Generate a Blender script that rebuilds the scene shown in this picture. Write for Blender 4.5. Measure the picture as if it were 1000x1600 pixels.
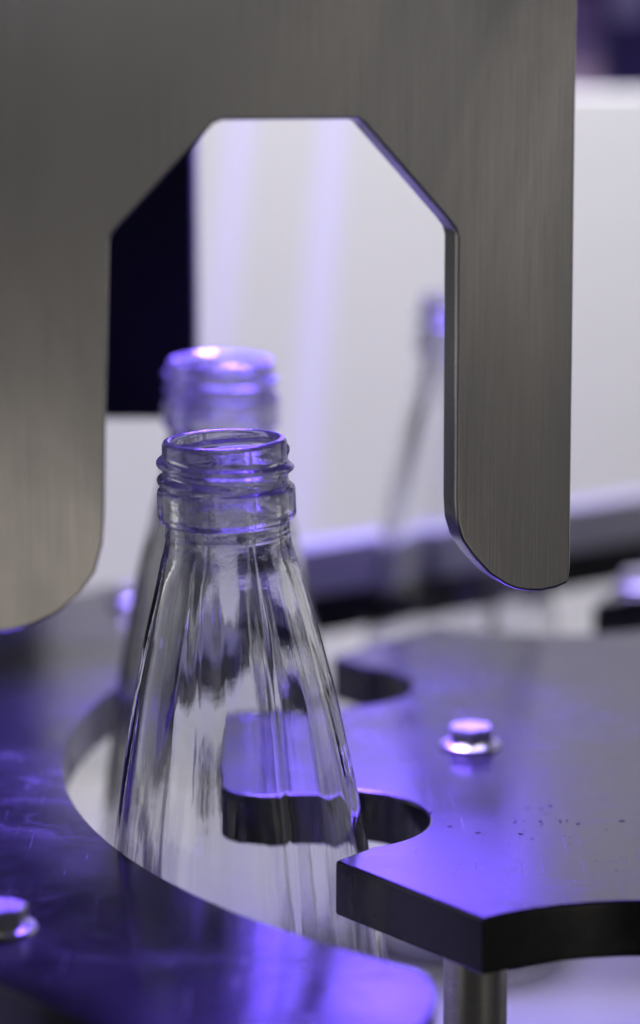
import bpy, bmesh, math, random
import numpy as np
from mathutils import Vector, Matrix

# ------------------------------------------------------------------ reset
for o in list(bpy.data.objects):
    bpy.data.objects.remove(o, do_unlink=True)
scene = bpy.context.scene
COL = scene.collection
MM = 0.001
R = math.radians
random.seed(7)

# ------------------------------------------------------------------ camera
cam_data = bpy.data.cameras.new("camera")
cam_data.sensor_fit = 'VERTICAL'
cam_data.sensor_height = 36.0
cam_data.sensor_width = 22.5
cam_data.lens = 101.25
cam_data.clip_start = 0.01
cam_data.clip_end = 50
cam_data.dof.use_dof = True
cam_data.dof.focus_distance = 0.612
cam_data.dof.aperture_fstop = 5.6
cam_data.dof.aperture_blades = 0
cam = bpy.data.objects.new("camera", cam_data)
cam.location = (0, 0, 0.190)
cam.rotation_euler = (R(90 - 11.3), 0, 0)
COL.objects.link(cam)
scene.camera = cam

# ------------------------------------------------------------------ world
world = bpy.data.worlds.new("World")
scene.world = world
world.use_nodes = True
bg = world.node_tree.nodes["Background"]
bg.inputs[0].default_value = (0.93, 0.95, 1.0, 1)
bg.inputs[1].default_value = 0.035

# ------------------------------------------------------------------ lamps
def area(name, loc, target, sx, sy, watts, color, spread=180):
    d = bpy.data.lights.new(name, 'AREA')
    d.shape = 'RECTANGLE'
    d.size = sx
    d.size_y = sy
    d.energy = watts
    d.color = color
    d.spread = R(spread)
    o = bpy.data.objects.new(name, d)
    o.location = loc
    v = Vector(target) - Vector(loc)
    o.rotation_euler = v.to_track_quat('-Z', 'Y').to_euler()
    COL.objects.link(o)
    return o

VIOLET = (0.17, 0.085, 1.0)
# white wash over the back panel and the open space under the plates
area("panel_wash_lamp", (0.10, 0.88, 0.66), (0.05, 1.05, 0.02), 0.60, 0.16, 2.4, (0.99, 0.975, 1.0), 80)
# violet process lamp of the machine behind the star wheel
area("violet_lamp", (0.046, 1.18, 0.225), (0.03, 0.60, 0.0), 0.080, 0.17, 0.44, VIOLET)
area("violet_fill_lamp", (-0.015, 1.24, 0.22), (-0.01, 0.60, 0.0), 0.12, 0.16, 0.22, (0.20, 0.125, 1.0))  # added fill, stands in for a violet-lit wall mirrored in the plates
# violet lamp over the bottle row
area("violet_overhead_lamp", (-0.01, 0.87, 0.42), (-0.01, 0.63, 0.04), 0.22, 0.10, 3.0, VIOLET, 100)
area("neck_fill_lamp", (-0.004, 0.792, 0.215), (-0.024, 0.722, 0.065), 0.05, 0.02, 1.3, VIOLET, 50)  # added to make the second bottle's neck glow brighter
# narrow lamps added to throw violet stripes down the white panel
area("violet_beam", (0.009, 1.042, 0.45), (-0.036, 1.0495, 0.06), 0.010, 0.004, 0.006, VIOLET, 2.5)
area("violet_beam", (0.033, 1.042, 0.45), (-0.004, 1.0495, 0.02), 0.016, 0.004, 0.011, VIOLET, 2.5)
# unseen fill lamps, added to grade the reflections on the steel bracket
area("fill_lamp", (0.70, -0.14, 0.06), (0.0, 0.57, 0.10), 0.9, 0.9, 0.14, (1.0, 0.97, 0.95))
area("fill_lamp", (0.43, -0.08, -0.125), (-0.05, 0.56, 0.07), 0.20, 0.16, 0.068, (1.0, 0.90, 0.80))
area("fill_lamp", (0.60, 0.02, 0.15), (0.03, 0.58, 0.14), 0.10, 0.28, 0.032, (1.0, 0.95, 0.90))
area("fill_lamp", (-0.55, 0.27, -0.08), (0.03, 0.66, 0.0), 0.28, 0.24, 0.16, (1.0, 0.95, 0.90))  # added to brighten the left facets of the bolt
area("side_fill_lamp", (-0.62, 0.78, 0.06), (0.0, 0.64, 0.04), 0.50, 0.42, 0.45, (0.98, 0.97, 1.0))  # added soft fill, lightens the left edges of the bottles
area("side_fill_lamp", (0.66, 0.86, 0.10), (0.0, 0.64, 0.04), 0.45, 0.40, 0.36, (0.98, 0.97, 1.0))  # the same added fill from the right
area("fill_lamp", (0.40, -0.08, 0.24), (-0.05, 0.56, 0.16), 0.14, 0.14, 0.016, (0.96, 0.95, 1.0))  # weak fill added for the bracket's upper left

# ------------------------------------------------------------------ render
scene.render.engine = 'CYCLES'
scene.view_settings.view_transform = 'Standard'
scene.view_settings.look = 'None'
scene.view_settings.exposure = 0.0
scene.view_settings.gamma = 1.0
scene.view_settings.use_curve_mapping = False
cy = scene.cycles
cy.max_bounces = 16
cy.transmission_bounces = 14
cy.glossy_bounces = 6
cy.diffuse_bounces = 4
cy.transparent_max_bounces = 8
cy.caustics_refractive = True
cy.caustics_reflective = True
cy.blur_glossy = 0.3
cy.sample_clamp_indirect = 6.0
cy.use_denoising = True
try:
    cy.denoiser = 'OPENIMAGEDENOISE'
except Exception:
    pass

# ------------------------------------------------------------------ materials
def new_mat(name):
    m = bpy.data.materials.new(name)
    m.use_nodes = True
    nt = m.node_tree
    return m, nt, nt.nodes["Principled BSDF"]

def N(nt, typ, **kw):
    n = nt.nodes.new(typ)
    for k, v in kw.items():
        setattr(n, k, v)
    return n

def coords(nt, scale=(1, 1, 1), rot=(0, 0, 0)):
    tc = N(nt, 'ShaderNodeTexCoord')
    mp = N(nt, 'ShaderNodeMapping')
    mp.inputs['Scale'].default_value = scale
    mp.inputs['Rotation'].default_value = rot
    nt.links.new(tc.outputs['Object'], mp.inputs['Vector'])
    return mp.outputs['Vector']

def noise(nt, vec, scale, detail=4, rough=0.55, dist=0.0):
    n = N(nt, 'ShaderNodeTexNoise')
    n.inputs['Scale'].default_value = scale
    n.inputs['Detail'].default_value = detail
    n.inputs['Roughness'].default_value = rough
    n.inputs['Distortion'].default_value = dist
    nt.links.new(vec, n.inputs['Vector'])
    return n.outputs['Fac']

def ramp(nt, fac, stops):
    r = N(nt, 'ShaderNodeValToRGB')
    el = r.color_ramp.elements
    while len(el) < len(stops):
        el.new(0.5)
    for e, (p, c) in zip(el, stops):
        e.position = p
        e.color = (c, c, c, 1) if not isinstance(c, tuple) else (*c, 1)
    nt.links.new(fac, r.inputs['Fac'])
    return r.outputs['Color']

def mapr(nt, fac, a, b, c, d):
    m = N(nt, 'ShaderNodeMapRange')
    for i, v in enumerate((a, b, c, d)):
        m.inputs[i + 1].default_value = v
    nt.links.new(fac, m.inputs[0])
    return m.outputs[0]

def bump(nt, bsdf, height, strength, dist):
    b = N(nt, 'ShaderNodeBump')
    b.inputs['Strength'].default_value = strength
    b.inputs['Distance'].default_value = dist
    nt.links.new(height, b.inputs['Height'])
    nt.links.new(b.outputs['Normal'], bsdf.inputs['Normal'])
    return b

def math2(nt, op, a, b):
    m = N(nt, 'ShaderNodeMath', operation=op)
    for i, v in enumerate((a, b)):
        if isinstance(v, (int, float)):
            m.inputs[i].default_value = v
        else:
            nt.links.new(v, m.inputs[i])
    return m.outputs[0]

def mat_black_plastic():
    m, nt, b = new_mat("black_plastic")
    v = coords(nt)
    n1 = noise(nt, v, 28, 5)
    n2 = noise(nt, v, 260, 3)
    # hairline scratches: stretched noise in two directions
    s1 = noise(nt, coords(nt, (900, 26, 200), (0, 0, R(62))), 1.0, 2)
    s2 = noise(nt, coords(nt, (1100, 34, 200), (0, 0, R(-18))), 1.0, 2)
    sc = math2(nt, 'MAXIMUM', ramp(nt, s1, [(0.66, 0.0), (0.74, 1.0)]), ramp(nt, s2, [(0.68, 0.0), (0.75, 1.0)]))
    rough = math2(nt, 'ADD', mapr(nt, n1, 0.3, 0.7, 0.13, 0.24), math2(nt, 'MULTIPLY', sc, 0.10))
    nt.links.new(rough, b.inputs['Roughness'])
    # dull smears and dust where bottles and hands rub the surface
    sm = math2(nt, 'MULTIPLY', ramp(nt, noise(nt, coords(nt, (1, 2.2, 1), (0, 0, R(25))), 46, 6, 0.7, 1.2), [(0.50, 0.0), (0.66, 1.0)]),
               ramp(nt, noise(nt, v, 17, 2), [(0.44, 0.0), (0.58, 1.0)]))
    rough = math2(nt, 'ADD', rough, math2(nt, 'MULTIPLY', sm, 0.10))
    nt.links.new(rough, b.inputs['Roughness'])
    dust = N(nt, 'ShaderNodeMixRGB')
    nt.links.new(math2(nt, 'MULTIPLY', sm, 0.5), dust.inputs[0])
    nt.links.new(ramp(nt, n2, [(0.3, (0.006, 0.006, 0.007)), (0.75, (0.014, 0.014, 0.016))]), dust.inputs[1])
    dust.inputs[2].default_value = (0.05, 0.05, 0.052, 1)
    nt.links.new(dust.outputs[0], b.inputs['Base Color'])
    b.inputs['IOR'].default_value = 1.68
    h = math2(nt, 'ADD', math2(nt, 'MULTIPLY', n2, 0.35), math2(nt, 'MULTIPLY', sc, -0.5))
    bump(nt, b, h, 0.10, 0.0002)
    return m

def mat_brushed_steel():
    m, nt, b = new_mat("brushed_steel")
    b.inputs['Metallic'].default_value = 1.0
    g1 = noise(nt, coords(nt, (2600, 2600, 30)), 1.0, 3)
    g2 = noise(nt, coords(nt, (520, 520, 7)), 1.0, 2)
    n1 = noise(nt, coords(nt, (1, 1, 0.6)), 13, 5, 0.55, 0.9)
    mix = math2(nt, 'ADD', math2(nt, 'MULTIPLY', g1, 0.78), math2(nt, 'MULTIPLY', g2, 0.22))
    tone = math2(nt, 'ADD', math2(nt, 'MULTIPLY', mix, 0.24), math2(nt, 'MULTIPLY', n1, 0.76))
    nt.links.new(ramp(nt, tone, [(0.36, (0.42, 0.415, 0.415)), (0.64, (0.66, 0.635, 0.61))]), b.inputs['Base Color'])
    nt.links.new(mapr(nt, tone, 0.3, 0.7, 0.27, 0.20), b.inputs['Roughness'])
    b.inputs['Anisotropic'].default_value = 0.0
    bump(nt, b, mix, 0.12, 0.0002)
    return m

def mat_metal(name, col, rough, bumpy=0.0):
    m, nt, b = new_mat(name)
    b.inputs['Metallic'].default_value = 1.0
    n1 = noise(nt, coords(nt), 300, 4)
    nt.links.new(ramp(nt, n1, [(0.3, tuple(c * 0.8 for c in col)), (0.7, col)]), b.inputs['Base Color'])
    nt.links.new(mapr(nt, n1, 0.3, 0.7, rough * 1.3, rough * 0.8), b.inputs['Roughness'])
    bump(nt, b, n1, 0.15, 0.0002)
    return m

def mat_paint(name, col, rough, var=0.08, scale=12):
    m, nt, b = new_mat(name)
    n1 = noise(nt, coords(nt), scale, 5)
    nt.links.new(ramp(nt, n1, [(0.3, tuple(c * (1 - var) for c in col)), (0.7, tuple(min(1, c * (1 + var)) for c in col))]), b.inputs['Base Color'])
    b.inputs['Roughness'].default_value = rough
    bump(nt, b, noise(nt, coords(nt), 400, 2), 0.05, 0.0002)
    return m

def mat_glass():
    m, nt, b = new_mat("clear_glass")
    b.inputs['Base Color'].default_value = (0.965, 0.97, 0.985, 1)
    b.inputs['Transmission Weight'].default_value = 1.0
    b.inputs['IOR'].default_value = 1.51
    b.inputs['Roughness'].default_value = 0.0
    n1 = noise(nt, coords(nt, (1, 1, 0.07)), 150, 3, 0.5, 0.1)
    n2 = noise(nt, coords(nt, (1, 1, 0.6)), 520, 2)
    n3 = noise(nt, coords(nt, (1, 1, 1.7)), 210, 4, 0.6, 0.8)
    tc = N(nt, 'ShaderNodeTexCoord')
    sx = N(nt, 'ShaderNodeSeparateXYZ')
    nt.links.new(tc.outputs['Object'], sx.inputs[0])
    zone = mapr(nt, sx.outputs['Z'], 0.1700, 0.1890, 0.0, 1.0)
    h = math2(nt, 'ADD', n1, math2(nt, 'MULTIPLY', n2, 0.12))
    h = math2(nt, 'ADD', h, math2(nt, 'MULTIPLY', math2(nt, 'MULTIPLY', n3, zone), 1.6))
    bump(nt, b, h, 0.085, 0.001)
    # scuffed finish: threads and collar are worn by caps
    wear = math2(nt, 'MULTIPLY', zone, ramp(nt, noise(nt, coords(nt, (1, 1, 1.6)), 260, 5, 0.65), [(0.36, 0.06), (0.70, 0.34)]))
    w = N(nt, 'ShaderNodeBsdfPrincipled')
    w.inputs['Base Color'].default_value = (0.30, 0.30, 0.32, 1)
    w.inputs['Roughness'].default_value = 0.35
    mx = N(nt, 'ShaderNodeMixShader')
    nt.links.new(wear, mx.inputs[0])
    nt.links.new(b.outputs[0], mx.inputs[1])
    nt.links.new(w.outputs[0], mx.inputs[2])
    nt.links.new(mx.outputs[0], nt.nodes['Material Output'].inputs['Surface'])
    return m

M_PLASTIC = mat_black_plastic()
M_STEEL = mat_brushed_steel()
M_BOLT = mat_metal("bolt_steel", (0.78, 0.76, 0.73), 0.30)
M_POST = mat_metal("post_steel", (0.62, 0.59, 0.55), 0.32)
M_WHITE = mat_paint("white_panel_paint", (0.78, 0.775, 0.785), 0.42, 0.02, 5)
M_TABLE = mat_paint("white_table", (0.30, 0.295, 0.29), 0.35, 0.04, 14)
M_ALU = mat_paint("grey_rail_paint", (0.29, 0.285, 0.31), 0.55, 0.06)
M_BLACK = mat_paint("matt_black", (0.006, 0.006, 0.007), 0.6, 0.2)
M_BLACK.node_tree.nodes["Principled BSDF"].inputs["Specular IOR Level"].default_value = 0.15
M_BLUE = mat_paint("dark_violet_housing", (0.10, 0.085, 0.17), 0.45, 0.1)
M_GREY = mat_paint("grey_housing", (0.70, 0.68, 0.66), 0.5, 0.08)
M_PINK = mat_paint("mauve_fitting", (0.40, 0.30, 0.36), 0.5, 0.08)
M_DEBRIS = mat_paint("dark_flakes", (0.02, 0.018, 0.016), 0.7, 0.2)
M_GLASS = mat_glass()

# ------------------------------------------------------------------ helpers
def link(o, parent=None):
    COL.objects.link(o)
    if parent is not None:
        o.parent = parent
    return o

def tag(o, label, cat, group=None):
    o["label"] = label
    o["category"] = cat
    if group:
        o["group"] = group
    return o

def empty(name, loc, label, cat, group=None):
    o = bpy.data.objects.new(name, None)
    o.empty_display_size = 0.02
    o.location = loc
    link(o)
    return tag(o, label, cat, group)

def mesh_from_bm(name, bm, mat, sharp=30):
    bmesh.ops.recalc_face_normals(bm, faces=bm.faces[:])
    for f in bm.faces:
        f.smooth = True
    for e in bm.edges:
        if len(e.link_faces) == 2 and e.calc_face_angle(0) > R(sharp):
            e.smooth = False
    me = bpy.data.meshes.new(name)
    bm.to_mesh(me)
    bm.free()
    me.materials.append(mat)
    return me

def obj(name, me, parent=None, loc=(0, 0, 0)):
    o = bpy.data.objects.new(name, me)
    o.location = loc
    return link(o, parent)

def bevel(o, width, segs=2, angle=35):
    b = o.modifiers.new("bevel", 'BEVEL')
    b.width = width
    b.segments = segs
    b.limit_method = 'ANGLE'
    b.angle_limit = R(angle)
    b.harden_normals = True
    return o

def prism(pts, z0, z1):
    """closed outline (x, y) in mm -> slab between z0 and z1 (mm)"""
    bm = bmesh.new()
    top = [bm.verts.new((x * MM, y * MM, z1 * MM)) for x, y in pts]
    bot = [bm.verts.new((x * MM, y * MM, z0 * MM)) for x, y in pts]
    bm.faces.new(top)
    bm.faces.new(bot[::-1])
    n = len(pts)
    for i in range(n):
        j = (i + 1) % n
        bm.faces.new((top[j], top[i], bot[i], bot[j]))
    return bm

def box_bm(x0, x1, y0, y1, z0, z1):
    return prism([(x0, y0), (x1, y0), (x1, y1), (x0, y1)], z0, z1)

def lathe_bm(profile, seg=48):
    bm = bmesh.new()
    rings = []
    for r, z in profile:
        if r < 1e-6:
            rings.append([bm.verts.new((0, 0, z * MM))])
        else:
            rings.append([bm.verts.new((r * MM * math.cos(2 * math.pi * k / seg), r * MM * math.sin(2 * math.pi * k / seg), z * MM)) for k in range(seg)])
    for a, b in zip(rings[:-1], rings[1:]):
        for k in range(seg):
            j = (k + 1) % seg
            if len(a) == 1 and len(b) == 1:
                continue
            if len(a) == 1:
                bm.faces.new((a[0], b[k], b[j]))
            elif len(b) == 1:
                bm.faces.new((a[k], a[j], b[0]))
            else:
                bm.faces.new((a[k], a[j], b[j], b[k]))
    return bm

TABLE_Z = -118.0
WX, WY = 123.0, 665.0           # axis of the star wheel

def polar(ang, r):
    """angle in degrees from the -x side, positive towards the viewer"""
    a = R(ang)
    return (WX - r * math.cos(a), WY - r * math.sin(a))

# ------------------------------------------------------------------ setting
t = obj("table", mesh_from_bm("table", box_bm(-420, 620, 535, 1042, TABLE_Z - 30, TABLE_Z), M_TABLE))
t["kind"] = "structure"
p = obj("back_panel", mesh_from_bm("back_panel", box_bm(-103, 420, 1050, 1062, TABLE_Z - 30, 135), M_WHITE))
bevel(p, 0.0015)
tag(p, "broad plain white panel standing upright behind all the bottles", "panel")

# ------------------------------------------------------------------ hex bolt mesh (flange + hex head)
def bolt_meshes():
    fl = lathe_bm([(0, 0), (7.1, 0), (7.2, 0.5), (6.9, 1.0), (5.7, 1.6), (5.2, 1.9), (0, 1.9)], 40)
    fm = mesh_from_bm("flange", fl, M_BOLT)
    bm = bmesh.new()
    rr = 5.6
    rows = []
    for z, s in ((1.7, 1.0), (4.5, 1.0), (5.1, 0.90)):
        rows.append([bm.verts.new((rr * s * math.cos(R(60 * k)) * MM, rr * s * math.sin(R(60 * k)) * MM, z * MM)) for k in range(6)])
    bm.faces.new(rows[0][::-1])
    for a, b in zip(rows[:-1], rows[1:]):
        for k in range(6):
            bm.faces.new((a[k], a[(k + 1) % 6], b[(k + 1) % 6], b[k]))
    bm.faces.new(rows[-1])
    hm = mesh_from_bm("hex_head", bm, M_BOLT)
    return fm, hm

FLANGE, HEX = bolt_meshes()

def bolt(parent, x, y, rot, z=0.0):
    px, py = parent.location.x, parent.location.y
    f = obj("bolt", FLANGE, parent, (x * MM - px, y * MM - py, z * MM - parent.location.z))
    f.rotation_euler.z = R(rot)
    h = obj("hex_head", HEX, f)
    return f

def post(parent, x, y, r, z0, z1):
    bm = lathe_bm([(0, z0), (r, z0), (r, z1), (0, z1)], 40)
    me = mesh_from_bm("support_post", bm, M_POST)
    return obj("support_post", me, parent, (x * MM - parent.location.x, y * MM - parent.location.y, -parent.location.z))

# ------------------------------------------------------------------ star wheel
def pocket(a):
    """outline of a round bottle pocket whose axis lies at angle a, from the nearer to the farther lip"""
    ux, uy = -math.cos(R(a)), -math.sin(R(a))
    vx, vy = -uy, ux                      # towards the viewer for a near 0
    if vy > 0:
        vx, vy = -vx, -vy
    def L(s, w):
        return (WX + ux * s + vx * w, WY + uy * s + vy * w)
    pts = [L(145.7, 27.1)]
    for k in range(0, 25):
        th = math.pi * k / 24
        pts.append(L(134 - 22 * math.sin(th), 22 * math.cos(th)))
    pts += [L(139.5, -24.6), L(143.2, -27.4), L(146.0, -31.0), L(148.2, -35.5)]
    return pts

def recess(a, r_c=180.0, rad=58.0, half=None):
    cx, cy_ = polar(a, r_c)
    pts = []
    base = math.atan2(WY - cy_, WX - cx)
    for k in range(0, 21):
        th = base + R(60) * (k / 10 - 1)
        pts.append((cx + rad * math.cos(th), cy_ + rad * math.sin(th)))
    return [q for q in pts if math.hypot(q[0] - WX, q[1] - WY) <= 155.5]

def angle_of(q):
    return math.degrees(math.atan2(WY - q[1], WX - q[0])) % 360

def sort_desc(pts, ref):
    # walk from the near side (large angle) to the far side
    return pts if (angle_of(pts[0]) - ref) % 360 < 180 else pts[::-1]

outline = []
outline += sort_desc(recess(71.6), 71.6)
outline += pocket(25.4)
outline += [polar(8.5, 151), polar(5, 152), polar(0, 152.4), polar(-5, 152), polar(-8.5, 151)]
pa = pocket(25.4)
outline += [(x, 2 * WY - y) for x, y in pa[::-1]]
rc = recess(71.6)
rc = sort_desc(rc, 71.6)
outline += [(x, 2 * WY - y) for x, y in rc[::-1]]
for a in range(-98, -262, -6):
    outline.append(polar(a, 150))

wheel = empty("star_wheel", (WX * MM, WY * MM, TABLE_Z * MM), "glossy black plastic star wheel plate with round bottle pockets on the right", "star wheel")
plate_me = mesh_from_bm("wheel_plate", prism([(x - WX, y - WY) for x, y in outline], -12, 0), M_PLASTIC)
wp = obj("wheel_plate", plate_me, wheel, (0, 0, -TABLE_Z * MM))
bevel(wp, 0.0009, 3)
for k, a in enumerate((0, 90, 180, 270)):
    x, y = polar(a + 0.3, 87)
    bolt(wheel, x, y, 30 + 23 * k)
for (x, y) in ((34, 598), (150, 600), (150, 640), (200, 742)):
    post(wheel, x, y, 7.0 if y < 600 else 6.0, TABLE_Z, -12.2)

# ------------------------------------------------------------------ outer guide, near and left
guide = empty("guide_plate", (-0.075, 0.665, TABLE_Z * MM), "black curved guide plate with violet sheen, lower left around the bottle", "guide plate")
g = []
for k in range(0, 41):                       # inner edge, near end -> far end
    a = 55.0 - (55.0 + 43.0) * k / 40
    g.append(polar(a, 184 if a < 45 else 184 + (a - 45) * 0.05))
for k in range(0, 31):                       # outer edge, far end -> near end
    a = -46.0 + (46.0 + 62.0) * k / 30
    g.append(polar(a, 255 if a < -20 else 255 - 12 * min(1, (a + 20) / 60)))
g += [polar(61.0, 236), (12.0, 472.0), (17.0, 480.0), (19.7, 488.4), (21.2, 496.0), (21.4, 502.0), (20.3, 509.5), (18.0, 514.0)]
gm = mesh_from_bm("plate", prism([(x + 75, y - 665) for x, y in g], -12, 0), M_PLASTIC)
gp = obj("plate", gm, guide, (0, 0, -TABLE_Z * MM))
bevel(gp, 0.0009, 3)
for (x, y, r) in ((-62.3, 535.0, 20), (-55, 817.6, 5), (-97, 690, 33)):
    bolt(guide, x, y, r)
for (x, y) in ((-95, 560), (-105, 690), (-80, 800)):
    post(guide, x, y, 6, TABLE_Z, -12.2)

# outer guide behind the wheel, far right
far = empty("guide_plate", (0.160, 0.880, TABLE_Z * MM), "blurred black guide plate beyond the star wheel at the right edge", "guide plate")
fg = [(79, 813), (98, 862), (110, 905), (190, 905), (290, 840), (262, 790)] + [polar(a, 163) for a in range(-136, -76, 5)]
# keep a simple ring segment: outer points then inner arc back to the start
fm = mesh_from_bm("plate", prism([(x - 160, y - 880) for x, y in fg], -12, 0), M_PLASTIC)
fp = obj("plate", fm, far, (0, 0, -TABLE_Z * MM))
bevel(fp, 0.0009, 3)
bolt(far, 95, 836, 10)
for (x, y) in ((140, 880), (230, 850)):
    post(far, x, y, 6, TABLE_Z, -12.2)

# ------------------------------------------------------------------ side rail behind the third bottle
rail = empty("side_rail", (0.051, 0.883, TABLE_Z * MM), "grey conveyor side rail with black lower strip running back to the right", "rail")
rail.rotation_euler.z = math.atan2(60, 80)
obj("beam", mesh_from_bm("beam", box_bm(-75, 230, 0, 14, -4, 10), M_ALU), rail, (0, 0, -TABLE_Z * MM))
obj("black_strip", mesh_from_bm("black_strip", box_bm(-75, 230, -1.5, 14, -16.0, -4.2), M_BLACK), rail, (0, 0, -TABLE_Z * MM))
for x in (10, 180):
    me = mesh_from_bm("support_post", lathe_bm([(0, TABLE_Z), (4, TABLE_Z), (4, -14.7), (0, -14.7)], 24), M_POST)
    obj("support_post", me, rail, (x * MM, 0.007, -TABLE_Z * MM))

# ------------------------------------------------------------------ machine housing above the panel
hs = empty("machine_housing", (0.20, 1.22, TABLE_Z * MM - 0.03), "dark violet blurred machine housing showing above the white panel, top right", "machine")
def hpart(name, x0, x1, y0, y1, z0, z1, mat):
    b = box_bm(x0 - 200, x1 - 200, y0 - 1220, y1 - 1220, z0 - TABLE_Z + 30, z1 - TABLE_Z + 30)
    return bevel(obj(name, mesh_from_bm(name, b, mat), hs), 0.002)
hpart("cabinet", 96, 330, 1230, 1360, TABLE_Z - 30, 330, M_BLUE)
hpart("side_door", 98, 118, 1215, 1229, 100, 168, M_PINK)
hpart("cover", 92, 300, 1190, 1229, 172, 330, M_GREY)
hpart("control_box", 122, 134, 1205, 1229, 156, 200, M_GREY)

# ------------------------------------------------------------------ steel bracket
U = (math.cos(R(20.804)), math.sin(R(20.804)))
fork_pts = [(13.7, 240.0), (13.6, 177.3), (13.6, 151.5), (13.9, 111.8), (14.05, 84.8), (14.2, 58.7), (13.8, 55.8), (11.0, 54.9), (7.5, 54.5),
            (4.3, 54.75), (1.6, 55.4), (-0.9, 56.55), (-4.6, 59.2), (-8.3, 63.2), (-10.9, 66.9), (-12.2, 70.95), (-12.5, 75.7),
            (-12.6, 105.1), (-12.7, 130.1), (-13.2, 131.8), (-14.7, 133.7), (-33.0, 153.4), (-34.35, 154.3), (-62.9, 154.7),
            (-64.6, 154.1), (-85.1, 134.0), (-86.2, 132.3), (-86.7, 116.5), (-87.4, 96.3), (-87.9, 78.35), (-88.4, 71.9), (-90.1, 66.2),
            (-93.4, 61.9), (-98.1, 58.4), (-103.4, 56.4), (-108.0, 55.6), (-113.0, 55.6), (-114.2, 57.0), (-114.3, 240.0)]
T = 7.0
bm = bmesh.new()
fr = [bm.verts.new((s * MM, 0, z * MM)) for s, z in fork_pts]
bk = [bm.verts.new((s * MM, T * MM, z * MM)) for s, z in fork_pts]
bm.faces.new(fr); bm.faces.new(bk[::-1])
for i in range(len(fr)):
    j = (i + 1) % len(fr)
    bm.faces.new((fr[j], fr[i], bk[i], bk[j]))
br = obj("steel_bracket", mesh_from_bm("steel_bracket", bm, M_STEEL, 25), None, (39.758 * MM, 590 * MM, 0))
br.rotation_euler.z = R(20.804)
bevel(br, 0.0007, 3, 30)
tag(br, "large brushed steel forked bracket hanging in front of the bottles", "bracket")

# ------------------------------------------------------------------ black block behind the second bottle
bb = obj("black_block", mesh_from_bm("black_block", box_bm(-84, -33.2, 762, 786, 63, 240), M_BLACK))
bevel(bb, 0.0015)
tag(bb, "flat black block hanging behind the bracket's left leg", "block")

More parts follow.
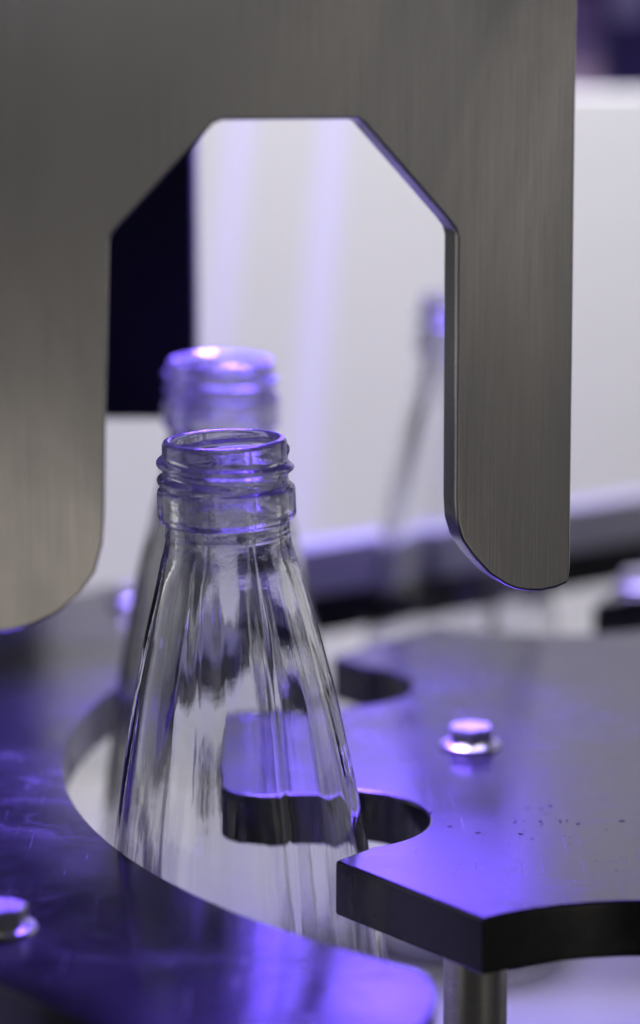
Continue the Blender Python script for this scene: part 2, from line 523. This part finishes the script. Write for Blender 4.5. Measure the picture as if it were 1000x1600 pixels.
# ------------------------------------------------------------------ bottles
def bottle_mesh():
    seg = 240
    th = np.linspace(0, 2 * math.pi, seg, endpoint=False)
    rs = np.random.RandomState(3)
    # outer profile: (z, r), z measured from the plate level, top of finish at 86
    prof = [(-118, 0), (-118, 20), (-117.6, 27), (-116, 31), (-112, 33.2), (-104, 34), (-60, 33.6), (-45, 32.7), (-28.7, 31.0), (-14, 29.2), (-5.3, 28.0),
            (1.6, 27.0), (16, 24.5), (30.5, 21.9), (45, 18.4), (58.7, 14.9), (62, 13.95), (65.0, 13.35), (65.6, 13.55), (66.2, 13.35),
            (68.2, 13.3), (68.5, 13.6), (69.0, 14.5), (69.8, 14.8), (74.9, 14.75), (75.6, 14.5), (76.2, 13.6), (77.2, 13.3), (84.2, 13.3), (85.2, 13.25),
            (85.8, 12.9), (86.0, 12.4)]
    zs, rr = [], []
    for (z0, r0), (z1, r1) in zip(prof[:-1], prof[1:]):
        L = math.hypot(z1 - z0, r1 - r0)
        step = 0.30 if z0 > 64 else 2.0
        n = max(1, int(round(L / step)))
        for k in range(n):
            zs.append(z0 + (z1 - z0) * k / n); rr.append(r0 + (r1 - r0) * k / n)
    zs.append(86.0); rr.append(12.4)
    zs, rr = np.array(zs), np.array(rr)
    # smooth the taper below the neck
    k = np.ones(7) / 7
    sm = np.convolve(rr, k, mode='same')
    w = (zs > -108) & (zs < 61)
    rr = np.where(w, sm, rr)
    def smooth(a, b, x):
        u = np.clip((x - a) / (b - a), 0, 1)
        return u * u * (3 - 2 * u)
    Z = zs[:, None]; Rr = rr[:, None]; TH = th[None, :]
    Rout = np.repeat(Rr, seg, 1)
    # soft vertical flutes
    amp = 0.22 * smooth(63, 50, Z) * smooth(-60, -30, Z)
    fl = 0.55 * np.cos(TH * 11 + 0.9 + 0.25 * np.sin(Z * 0.05)) + 0.18 * np.cos(TH * 22 + 1.1)
    for n in range(10):
        a_ = rs.randint(2, 7); f_ = rs.uniform(0.02, 0.08); p_ = rs.uniform(0, 6.28, 2)
        fl = fl + 0.22 * np.cos(a_ * TH + p_[0]) * np.cos(f_ * Z + p_[1])
    Rout = Rout + np.where(Rr > 10, amp * fl, 0)
    # helical thread
    pitch = 3.7
    turn = TH / (2 * math.pi)
    for n in range(0, 3):
        zc = 83.2 - pitch * (turn + n)
        on = smooth(76.2, 77.0, zc) * smooth(83.6, 82.6, zc)
        Rout = Rout + 1.35 * on * np.exp(-np.abs((Z - zc) / 1.05) ** 2.4) * (Z > 75.5)
    # mould seam
    for t0 in (-math.pi / 2 + 0.42, math.pi / 2 + 0.42):
        d = (TH - t0 + math.pi) % (2 * math.pi) - math.pi
        Rout = Rout + np.where(Rr > 10, 0.13 * np.exp(-(d / 0.018) ** 2), 0) * (Z > -100)
    # inner profile
    iprof = [(86.0, 11.9), (85.7, 11.45), (85.0, 11.2), (82, 11.0), (70, 10.7), (62, 10.75), (56, 12.2), (45, 15.3), (30, 18.9), (15, 21.6), (1, 24.1), (-14, 26.4), (-28, 28.2), (-45, 30), (-60, 31), (-104, 31.2), (-109, 29.5), (-111.5, 24), (-112, 0)]
    izs, irr = [], []
    for (z0, r0), (z1, r1) in zip(iprof[:-1], iprof[1:]):
        L = math.hypot(z1 - z0, r1 - r0)
        n = max(1, int(round(L / 1.6)))
        for k2 in range(n):
            izs.append(z0 + (z1 - z0) * k2 / n); irr.append(r0 + (r1 - r0) * k2 / n)
    izs.append(-112.0); irr.append(0.0)
    izs, irr = np.array(izs), np.array(irr)
    sm = np.convolve(irr, np.ones(5) / 5, mode='same')
    irr = np.where((izs < 80) & (izs > -100), sm, irr)
    IZ = izs[:, None]
    Rin = np.repeat(irr[:, None], seg, 1)
    wob = np.zeros_like(Rin)
    for n in range(14):
        a = rs.randint(1, 9); f = rs.uniform(0.01, 0.09); ph = rs.uniform(0, 6.28, 2)
        wob += rs.uniform(0.02, 0.10) * np.cos(a * TH + ph[0]) * np.cos(f * IZ + ph[1])
    Rin = Rin + np.where((irr[:, None] > 12), wob, wob * 0.25 * (irr[:, None] > 9))
    Zall = np.concatenate([zs, izs]); Rall = np.concatenate([Rout, Rin])
    verts, faces = [], []
    ring_idx = []
    for i in range(len(Zall)):
        if Rall[i].max() < 0.5:
            ring_idx.append([len(verts)]); verts.append((0, 0, (Zall[i] - TABLE_Z) * MM))
        else:
            s = len(verts)
            ring_idx.append(list(range(s, s + seg)))
            X = Rall[i] * np.cos(th) * MM; Y = Rall[i] * np.sin(th) * MM
            verts += [(float(x), float(y), float(Zall[i] - TABLE_Z) * MM) for x, y in zip(X, Y)]
    for a, b in zip(ring_idx[:-1], ring_idx[1:]):
        for k2 in range(seg):
            j = (k2 + 1) % seg
            if len(a) == 1 and len(b) == 1:
                continue
            if len(a) == 1:
                faces.append((a[0], b[j], b[k2]))
            elif len(b) == 1:
                faces.append((a[k2], a[j], b[0]))
            else:
                faces.append((a[k2], a[j], b[j], b[k2]))
    me = bpy.data.meshes.new("glass_bottle")
    me.from_pydata(verts, [], faces)
    bm = bmesh.new(); bm.from_mesh(me)
    bmesh.ops.recalc_face_normals(bm, faces=bm.faces[:])
    bm.to_mesh(me); bm.free()
    for pl in me.polygons:
        pl.use_smooth = True
    me.materials.append(M_GLASS)
    return me

BOTTLE = bottle_mesh()
GB = "clear glass bottles in the machine"
b1 = obj("glass_bottle", BOTTLE, None, (-13.7 * MM, 600.5 * MM, TABLE_Z * MM))
b1.rotation_euler = (0, R(-1.85), 0)
tag(b1, "sharp clear glass bottle with threaded neck in front, standing between the black plates", "bottle", GB)
b2 = obj("glass_bottle", BOTTLE, None, (-25.0 * MM, 717 * MM, TABLE_Z * MM))
b2.rotation_euler = (0, 0, R(100))
tag(b2, "blurred clear bottle with glowing violet neck directly behind the front bottle", "bottle", GB)
b3 = obj("glass_bottle", BOTTLE, None, (43 * MM, 847 * MM, TABLE_Z * MM))
b3.rotation_euler = (0, 0, R(215))
tag(b3, "far blurred clear bottle half hidden by the bracket's right leg", "bottle", GB)

# ------------------------------------------------------------------ flakes lying on the wheel
bm = bmesh.new()
rnd = random.Random(11)
for i in range(150):
    if i < 34:
        x = rnd.gauss(44, 11); y = 604 + rnd.gauss(0, 8) - (x - 44) * 0.1
    else:
        x = rnd.uniform(8, 75); y = rnd.uniform(562, 660)
        if math.hypot(x - 2, y - 607.5) < 28 or math.hypot(x - 66, y - 494) < 62 or math.hypot(x - WX, y - WY) > 140:
            continue
    s = rnd.choice((0.09, 0.13, 0.18, 0.26, 0.34) if i < 34 else (0.04, 0.05, 0.07, 0.10))
    a = rnd.uniform(0, 3.14)
    el = rnd.uniform(1, 3)
    vs = []
    for dx, dy in ((-el, -0.5), (el, -0.7), (el * 0.7, 0.6), (-el * 0.6, 0.5)):
        vs.append((x + s * (dx * math.cos(a) - dy * math.sin(a)), y + s * (dx * math.sin(a) + dy * math.cos(a))))
    lo = [bm.verts.new((q[0] * MM, q[1] * MM, 0.00001)) for q in vs]
    hi = [bm.verts.new((q[0] * MM, q[1] * MM, (0.05 + 0.3 * s) * MM)) for q in vs]
    bm.faces.new(hi)
    for i2 in range(4):
        j2 = (i2 + 1) % 4
        bm.faces.new((lo[i2], lo[j2], hi[j2], hi[i2]))
db = obj("plastic_flakes", mesh_from_bm("plastic_flakes", bm, M_DEBRIS))
db["kind"] = "stuff"
tag(db, "tiny dark flakes scattered on the black star wheel plate", "debris")
